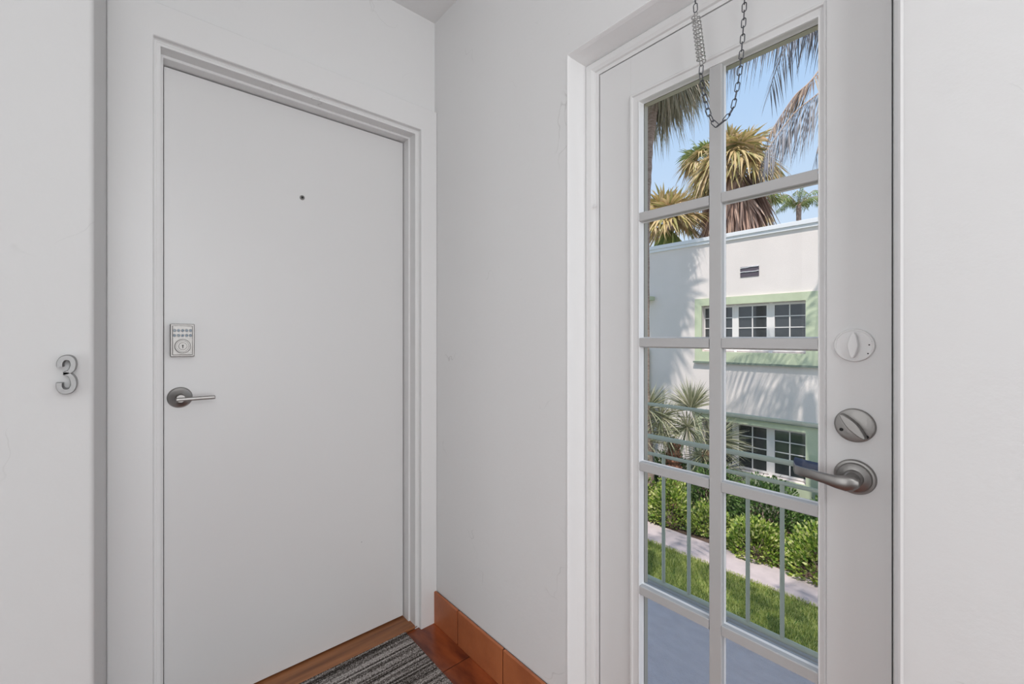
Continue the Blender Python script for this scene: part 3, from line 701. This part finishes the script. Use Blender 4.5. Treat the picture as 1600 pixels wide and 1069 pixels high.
def window(y0, y1, z0, z1, cols, rows=4):
    """y0<y1; white frame with sash bars"""
    t = 0.045
    m = MB(); holed(m, 'x', XW, XW + .07, y0, y1, z0, z1, [(y0 + t, y1 - t, z0 + t, z1 - t)]); wd = m.build('window', M_WFR, bd)
    gy0, gy1, gz0, gz1 = y0 + t, y1 - t, z0 + t, z1 - t
    for c in range(1, cols):
        yy = gy0 + (gy1 - gy0) * c / cols; m = MB(); m.box(XW + .01, XW + .045, yy - .012, yy + .012, gz0, gz1); m.build('sash_bar', M_WFR, wd)
    for r_ in range(1, rows):
        zz = gz0 + (gz1 - gz0) * r_ / rows; m = MB(); m.box(XW + .012, XW + .043, gy0, gy1, zz - .011, zz + .011); m.build('sash_bar', M_WFR, wd)
    for c in range(cols):
        for r_ in range(rows):
            a0 = gy0 + (gy1 - gy0) * c / cols; a1 = gy0 + (gy1 - gy0) * (c + 1) / cols; b0 = gz0 + (gz1 - gz0) * r_ / rows; b1 = gz0 + (gz1 - gz0) * (r_ + 1) / rows
            tl = random.uniform(-.002, .002)
            m = MB(); m.box(XW + .03 + tl, XW + .036 + tl, a0, a1, b0, b1); m.build('pane', M_WGL, wd)
units = [(1207, 1262), (1151, 1201), (1099, 1147)]
for zz in (UZ, LZ):
    for a, b_ in units:
        ya, yb = fy(a, XW), fy(b_, XW)
        window(min(ya, yb), max(ya, yb), zz[0] + .03, zz[1] - .02, 2)
    for a, b_ in ((fwy0, 6.9), (6.95, fwy1)): window(a, b_, zz[0] + .03, zz[1] - .02, 2)
    m = MB()      # wide mullion boards behind the units
    m.box(XW + .035, XW + .075, wy[0], wy[1], zz[0], zz[0] + .06); 
    for a, b_ in ((1201, 1207), (1147, 1151)): m.box(XW + .005, XW + .075, fy(b_, XW) , fy(a, XW), zz[0], zz[1])
    m.box(XW + .035, XW + .075, wy[0], wy[1], zz[1] - .05, zz[1]); m.build('mullion', M_WFR, bd)
# vent
v0 = onx(1157, 418, XF); v1 = onx(1186, 431, XF)
m = MB(); m.box(XF - .012, XF, v1.y, v0.y, v1.z, v0.z); vt = m.build('vent', M_VENT, bd)
for k in range(2):
    zc = v1.z + (v0.z - v1.z) * (0.92, 0.52)[k]; m = MB()
    pr_ = [(v1.y + (v0.y - v1.y) * i / 6, zc + random.uniform(-.012, .012)) for i in range(7)]
    m.tube([(XF - .02, a, b_) for a, b_ in pr_], .010, 6); m.build('slat', M_COPE, vt)
# drain pipe seen beside the tall palm
m = MB(); m.tube([(XF - .06, fy(1015), 0.9), (XF - .06, fy(1015), GZ)], .03, 8); m.build('drain_pipe', M_STUCG, bd)

# ------------------------------------------------ shrubs
def shrub(name, c, rx, ry, h, n, leaf, material, label, cat='shrub', group=None, seed=0):
    R_ = random.Random(seed); root = thing(name, (c[0], c[1], GZ), label, cat, group)
    m = MB()
    for _ in range(n):
        a = R_.uniform(0, 6.283); u = R_.uniform(-.15, 1); ph = math.asin(max(-1, min(1, u)))
        rad = R_.uniform(.72, 1.0) * (1 + .13 * math.sin(3 * a + seed) * math.cos(2.3 * ph + seed))
        d = Vector((math.cos(a) * math.cos(ph), math.sin(a) * math.cos(ph), math.sin(ph)))
        p = Vector((c[0] + d.x * rx * rad, c[1] + d.y * ry * rad, GZ + .03 + h * max(0.0, (.15 + d.z) / 1.15) * rad))
        dd = (d + Vector((R_.uniform(-.7, .7), R_.uniform(-.7, .7), R_.uniform(-.2, .9)))).normalized()
        sd_ = dd.cross(Vector((R_.uniform(-1, 1), R_.uniform(-1, 1), R_.uniform(-1, 1)))).normalized(); L_ = leaf * R_.uniform(.7, 1.3); w_ = L_ * .30
        n0 = len(m.v); q = p + dd * L_; md = p + dd * (L_ * .45)
        m.v += [tuple(p), tuple(md - sd_ * w_), tuple(q), tuple(md + sd_ * w_)]; m.f.append((n0, n0 + 1, n0 + 2, n0 + 3))
    o = m.build('foliage', material, root); o['kind'] = 'stuff'
    m = MB()
    for k in range(7):
        a = R_.uniform(0, 6.283); m.tube([(c[0], c[1], GZ - .02), (c[0] + math.cos(a) * rx * .5, c[1] + math.sin(a) * ry * .5, GZ + h * .6)], [.014, .006], 5)
    m.build('stems', M_TRUNK, root)
    return root
LIME = ['rounded lime-green shrub with pale leaves nearest the lever side', 'lime-green shrub spilling over the path between the right balusters', 'yellow-green shrub low beside the path behind the middle muntin',
        'bright yellow-green shrub behind the second baluster from the left', 'yellow-green shrub at the foot of the spiky yuccas', 'small lime shrub at the far left end of the bed']
for i, (x, y, rx, ry, h) in enumerate([(8.14, 0.45, .50, .60, .85), (8.16, 1.55, .46, .56, .66), (8.45, 2.60, .44, .44, .58), (8.26, 3.42, .46, .46, .95), (8.28, 4.30, .46, .46, 1.0), (8.25, 5.15, .36, .36, .6)]):
    shrub('lime_shrub', (x, y), rx, ry, h, 3000, .075, G_LIME, LIME[i], group='lime shrubs along the footpath', seed=i + 1)
DARK = ['dark green shrub under the lower window at the far right', 'dark glossy shrub against the green wall behind the lever', 'dense dark green shrub against the wall below the left window unit',
        'dark green shrub behind the yellow-green one near the yuccas', 'dark green shrub at the tall palm foot', 'dark shrub in shade at the left end of the building wall']
for i, (x, y, rx, ry, h) in enumerate([(9.35, 0.45, .72, .75, 1.12), (9.35, 1.75, .72, .75, 1.12), (9.3, 2.95, .72, .7, 1.2), (9.5, 4.1, .6, .62, 1.25), (9.55, 5.2, .55, .6, 1.1), (9.55, 6.4, .6, .7, .9)]):
    shrub('dark_shrub', (x, y), rx, ry, h, 3600, .08, G_DARK, DARK[i], group='dark shrubs below the opposite wall', seed=i + 31)

# ------------------------------------------------ palms
def trunk(root, pts, radii, material=None, seed=1):
    m = MB(); P = []; Rr = []; R_ = random.Random(seed)
    n = 40
    for i in range(n + 1):
        t = i / n * (len(pts) - 1); k = min(int(t), len(pts) - 2); f = t - k
        P.append(Vector(pts[k]).lerp(Vector(pts[k + 1]), f)); r = radii[k] * (1 - f) + radii[k + 1] * f; Rr.append(r * (1 + (.07 if i % 2 else -.03)))
    m.tube(P, Rr, 14); return m.build('trunk', material or M_TRUNK, root, smooth=True)
def fan(root, base, az, el, pet, R_len, material, rnd, nseg=22, droop=.35, spread=1.9, width=None, name='frond'):
    d = Vector((math.cos(az) * math.cos(el), math.sin(az) * math.cos(el), math.sin(el)))
    side = d.cross(Vector((0, 0, 1))).normalized() if abs(d.z) < .98 else Vector((1, 0, 0))
    m = MB(); base = Vector(base); hub = base + d * pet + Vector((0, 0, -pet * .12)); width = width or R_len * .085
    m.tube([base, base.lerp(hub, .5) + Vector((0, 0, pet * .06)), hub], [.02, .015, .009], 5)
    roll = rnd.uniform(-.5, .5); nrm = side.cross(d); side = side * math.cos(roll) + nrm * math.sin(roll)
    for k in range(nseg):
        a = -spread + 2 * spread * k / (nseg - 1) + rnd.uniform(-.05, .05)
        dd = d * math.cos(a) + side * math.sin(a)
        L_ = R_len * (.72 + .28 * math.cos(a)) * rnd.uniform(.85, 1.08)
        sv = dd.cross(side.cross(d)).normalized()
        m.blade(hub, dd, L_, width, droop * rnd.uniform(.6, 1.5), 4, side=sv)
    return m.build(name, material, root)
def fan_palm(name, base, top, r, R_len, label, cat='palm', n_up=14, n_mid=12, n_skirt=14, mats=(None, None, None), seed=1, pet=.7, group=None, droop=.45, kskirt=1.0):
    rnd = random.Random(seed); root = thing(name, base, label, cat, group); top = Vector(top)
    trunk(root, [base, Vector(base).lerp(top, .5), top], [r * 1.15, r, r * .95], seed=seed)
    ga = 2.399963
    for i in range(n_up): fan(root, top, i * ga, rnd.uniform(.45, 1.35), pet * rnd.uniform(.7, 1.1), R_len * rnd.uniform(.8, 1.05), mats[0], rnd, droop=droop * .6)
    for i in range(n_mid): fan(root, top, i * ga + 1, rnd.uniform(-.35, .45), pet * rnd.uniform(.8, 1.1), R_len * rnd.uniform(.8, 1.05), mats[1], rnd, droop=droop * 1.2)
    for i in range(n_skirt): fan(root, top - Vector((0, 0, rnd.uniform(0, .5) * kskirt)), i * ga + 2, rnd.uniform(-1.35, -.8), pet * .6, R_len * rnd.uniform(.8, 1.1) * kskirt, mats[2], rnd, droop=droop, spread=.9, name='dry_frond')
    return root

# tall palm beside the building, its trunk along the left panes, shaggy hanging skirt on top
tb = dep(1010, 700, 10.6); tt = dep(1024, 112, 10.4)
root = thing('tall_palm', (tb.x, tb.y, GZ), 'tall palm with slender trunk and shaggy olive hanging crown, at the left panes', 'palm')
trunk(root, [(tb.x, tb.y - .02, GZ), dep(1006, 600, 10.55), dep(1008, 340, 10.5), dep(1012, 230, 10.45), tt], [.20, .13, .10, .12, .17], seed=4)
rnd = random.Random(5)
ctr = tt + Vector((0, 0, .25))
for q in range(36):                       # each hanging frond: a tuft of long thin segments
    a = q * 2.399963; el = rnd.uniform(-.75, .6); m = MB()
    out = Vector((math.cos(a) * math.cos(el), math.sin(a) * math.cos(el), math.sin(el)))
    hub = ctr + out * rnd.uniform(.25, .85)
    m.tube([ctr, ctr.lerp(hub, .6) + Vector((0, 0, .05)), hub], [.022, .016, .010], 5)
    for k in range(120):
        d = (out * .9 + Vector((rnd.uniform(-1, 1), rnd.uniform(-1, 1), rnd.uniform(-.9, .5)))).normalized()
        m.blade(hub + Vector((rnd.uniform(-.1, .1), rnd.uniform(-.1, .1), rnd.uniform(-.1, .1))), d, rnd.uniform(.45, .80), .034, rnd.uniform(.7, 1.4), 4)
    m.build('frond', G_MOP, root)

# big fan palm rising behind the roof
c = dep(1150, 248, 15.2)
fan_palm('fan_palm', (c.x, c.y, GZ), (c.x, c.y, c.z - .15), .2, 1.15, 'large fan palm with golden fronds and brown skirt above the roof in the middle panes', mats=(G_GOLD, G_GOLD, G_DRY), n_up=20, n_mid=26, n_skirt=24, seed=21, pet=.8, kskirt=1.4, droop=.75)
c = dep(1104, 248, 17.2)
fan_palm('fan_palm', (c.x, c.y, GZ), (c.x, c.y, c.z - .1), .16, .85, 'green fan palm crown just left of the large golden one', mats=(G_GREEN, G_GOLD, G_GOLD), n_up=14, n_mid=16, n_skirt=10, seed=23, pet=.6, droop=.7)
c = dep(1045, 338, 15.6)
fan_palm('fan_palm', (c.x, c.y, GZ), (c.x, c.y, c.z - .1), .16, 1.15, 'low golden-green fan palm above the roof at the left panes', mats=(G_GOLD, G_GOLD, G_GREEN), n_up=16, n_mid=18, n_skirt=8, seed=25, pet=.6)
c = dep(1192, 306, 19.0)
fan_palm('fan_palm', (c.x, c.y, GZ), (c.x, c.y, c.z), .14, .62, 'small droopy fan palm head just right of the brown skirt', mats=(G_GREEN, G_GREEN, G_GOLD), n_up=6, n_mid=9, n_skirt=9, seed=27, pet=.4)

def feather(root, pts, lf, lw, material, rnd, n=46, hang=.8, r=.014, name='frond'):
    """pinnate frond: stalk along pts, leaflets both sides, hanging"""
    P = [Vector(p) for p in pts]
    Q = []
    for i in range(len(P) - 1):
        p0 = P[max(i - 1, 0)]; p1 = P[i]; p2 = P[i + 1]; p3 = P[min(i + 2, len(P) - 1)]
        for k in range(8):
            t = k / 8; Q.append(0.5 * ((2 * p1) + (p2 - p0) * t + (2 * p0 - 5 * p1 + 4 * p2 - p3) * t * t + (3 * p1 - p0 - 3 * p2 + p3) * t ** 3))
    Q.append(P[-1]); m = MB(); m.tube(Q, [r * (1 - .75 * i / len(Q)) for i in range(len(Q))], 6)
    o = m.build(name, M_STALK, root)
    m = MB()
    for i in range(n):
        t = .12 + .88 * i / (n - 1); k = min(int(t * (len(Q) - 1)), len(Q) - 2); f = t * (len(Q) - 1) - k; c = Q[k].lerp(Q[k + 1], f); tg = (Q[k + 1] - Q[k]).normalized()
        sd_ = tg.cross(Vector((0, 0, 1))).normalized(); L_ = lf * (.55 + .45 * math.sin(math.pi * min(1, t * .9 + .1))) * rnd.uniform(.8, 1.1)
        for sgn in (-1, 1):
            d = (sd_ * sgn * (1 - hang * .7) + tg * .45 + Vector((0, 0, -hang)) + Vector((rnd.uniform(-.12, .12), rnd.uniform(-.12, .12), 0))).normalized()
            m.blade(c, d, L_, lw, .35, 4, side=(tg + Vector((rnd.uniform(-.3, .3), rnd.uniform(-.3, .3), 0))).normalized())
    m.build('leaflets', material, o)
    return o
# green feather palm far right above the roof
c = dep(1248, 322, 19.5); root = thing('feather_palm', (c.x, c.y, GZ), 'small green feather palm above the roof at the far right pane', 'palm'); rnd = random.Random(9)
trunk(root, [(c.x, c.y, GZ), c], [.12, .1])
for i in range(15):
    a = i * 2.399963; L_ = rnd.uniform(.9, 1.25); u = Vector((math.cos(a), math.sin(a), 0)); rz = rnd.uniform(.15, .9)
    feather(root, [c, c + u * L_ * .5 + Vector((0, 0, rz * .7)), c + u * L_ + Vector((0, 0, rz * .55 - .15))], .34, .035, G_GREEN, rnd, n=24, hang=.5)
feather(root, [c, c + Vector((0, -.05, .5)), c + Vector((.05, -.1, .85))], .25, .03, G_DARK, rnd, n=26, hang=.1)
# near feather palm whose crown hangs in from the upper right
T5 = 6.3; cb = dep(1352, -10, T5); root = thing('coconut_palm', (cb.x, cb.y, GZ), 'feather palm whose long grey-brown fronds droop in from the top right', 'palm'); rnd = random.Random(17)
trunk(root, [(cb.x + .5, cb.y - .3, GZ), (cb.x + .3, cb.y - .2, 1.5), cb], [.17, .13, .12])
feather(root, [cb, dep(1278, 112, T5), dep(1240, 152, T5 + .1), dep(1203, 208, T5 + .2)], .42, .032, G_BRN, rnd, n=54, hang=.35)
feather(root, [cb, dep(1300, 120, T5 - .1), dep(1240, 178, T5 - .1), dep(1196, 238, T5 - .1)], .68, .028, G_FEATH, rnd, n=58, hang=.95)
feather(root, [cb, dep(1290, -10, T5 + .1), dep(1215, 4, T5 + .3), dep(1152, 52, T5 + .4), dep(1128, 130, T5 + .5)], .85, .024, G_FEATH, rnd, n=48, hang=2.4)
feather(root, [cb, dep(1310, 0, T5 + .4), dep(1250, 10, T5 + .5), dep(1165, 30, T5 + .5)], .8, .024, G_FEATH, rnd, n=32, hang=2.6)
feather(root, [cb, dep(1330, 80, T5), dep(1300, 150, T5), dep(1276, 240, T5)], .5, .03, G_FEATH, rnd, n=30, hang=.9)
for az, ln in ((1.5, 2.0), (1.9, 2.2), (2.4, 2.0), (.2, 2.0), (-.5, 2.0), (1.0, 1.9), (-1.2, 1.9), (-2.2, 1.9)):
    u = Vector((math.cos(az), math.sin(az), 0)); feather(root, [cb, cb + u * ln * .5 + Vector((0, 0, .8)), cb + u * ln + Vector((0, 0, .35 if az > 1.2 else -.3))], .75, .04, G_FEATH, rnd, n=40, hang=.8)

# palms standing beside the gallery, whose crowns are above the frame and dapple the lawn and the wall
for (x, y, z, lab, sd_) in ((1.2, -1.7, 6.6, 'feather palm out of view right of the glazed door, shading the lawn', 3), (1.6, 0.6, 6.6, 'feather palm out of view left of the glazed door, shading the path', 5)):
    root = thing('shade_palm', (x, y, GZ), lab, 'palm'); rnd = random.Random(sd_); c = Vector((x, y, z))
    trunk(root, [(x, y, GZ), (x + .1, y, z * .4), c], [.17, .13, .11])
    for i in range(8):
        a = i * 2.399963; L_ = rnd.uniform(1.7, 2.3); u = Vector((math.cos(a), math.sin(a), 0)); rz = rnd.uniform(.1, .9)
        feather(root, [c, c + u * L_ * .5 + Vector((0, 0, rz * .7)), c + u * L_ + Vector((0, 0, rz * .4 - .5))], .6, .045, G_GREEN, rnd, n=34, hang=.6)
fan_palm('shade_fan_palm', (6.5, 3.75, GZ), (6.5, 3.6, 9.4), .14, 1.0, 'tall fan palm out of view left of the panes, shading the opposite wall', mats=(G_GREEN, G_GREEN, G_DRY), n_up=12, n_mid=14, n_skirt=16, seed=41, pet=.8, kskirt=1.4)

# yuccas in front of the opposite wall
YU = thing('yucca_clump', dep(1052, 760, 10.65).xy.to_3d() + Vector((0, 0, GZ)), 'spiky silvery yucca clump on red-brown fibrous trunks behind the railing', 'yucca')
rnd = random.Random(33)
def rosette(c, r, n, upb=0.0, bias=(0, 0, 0)):
    m = MB(); c = Vector(c)
    for _ in range(n):
        d = Vector((rnd.gauss(0, 1), rnd.gauss(0, 1), rnd.gauss(0, 1) + upb)) + Vector(bias); d.normalize()
        m.blade(c + d * .03, d, r * rnd.uniform(.75, 1.1), .026, rnd.uniform(.05, .35), 3)
    m.build('leaf_rosette', G_SILV, YU)
T = 10.6
heads = [((1012, 640), .62, 90, 1.3, (0, 0, 0)), ((1080, 640), .66, 110, 1.6, (0, 0, 0)), ((1033, 652), .50, 100, .3, (0, 0, 0)), ((1074, 668), .52, 110, 0, (0, 0, 0)), ((1038, 676), .42, 80, 0, (0, 0, 0)),
         ((1008, 690), .48, 80, 0, (0, 0, 0)), ((1112, 690), .72, 120, .3, tuple(RT * 1.2)), ((1118, 738), .62, 90, -.6, tuple(RT * .8)), ((1098, 712), .45, 60, -.4, (0, 0, 0))]
base = Vector((YU.location.x, YU.location.y, GZ))
for i, ((px, py), r, n, upb, bias) in enumerate(heads): rosette(dep(px, py, T + .05 * (i % 3) - .1), r * 1.32, int(n * 1.9), upb, bias)
for px, py in ((1052, 690), (1012, 700), (1106, 705)):
    b_ = dep(px, py, T + .05); m = MB(); P = []; R3 = []
    for i in range(19):
        t = i / 18; P.append(Vector((b_.x, b_.y, GZ + (b_.z - GZ) * t)) + Vector((math.sin(t * 3) * .05, 0, 0))); R3.append((.15 if px == 1052 else .09) * (1 + (.18 if i % 2 else -.12)))
    m.tube(P, R3, 12); m.build('trunk', M_FIBRE, YU)
    m = MB()
    for _ in range(170):
        a = rnd.uniform(0, 6.283); z = rnd.uniform(GZ + .5, b_.z); rad = .15 if px == 1052 else .10
        m.blade((b_.x + math.cos(a) * rad, b_.y + math.sin(a) * rad, z), (math.cos(a), math.sin(a), .9), .11, .035, .5, 2)
    o = m.build('trunk_fibre', M_FIBRE, YU); o['kind'] = 'stuff'
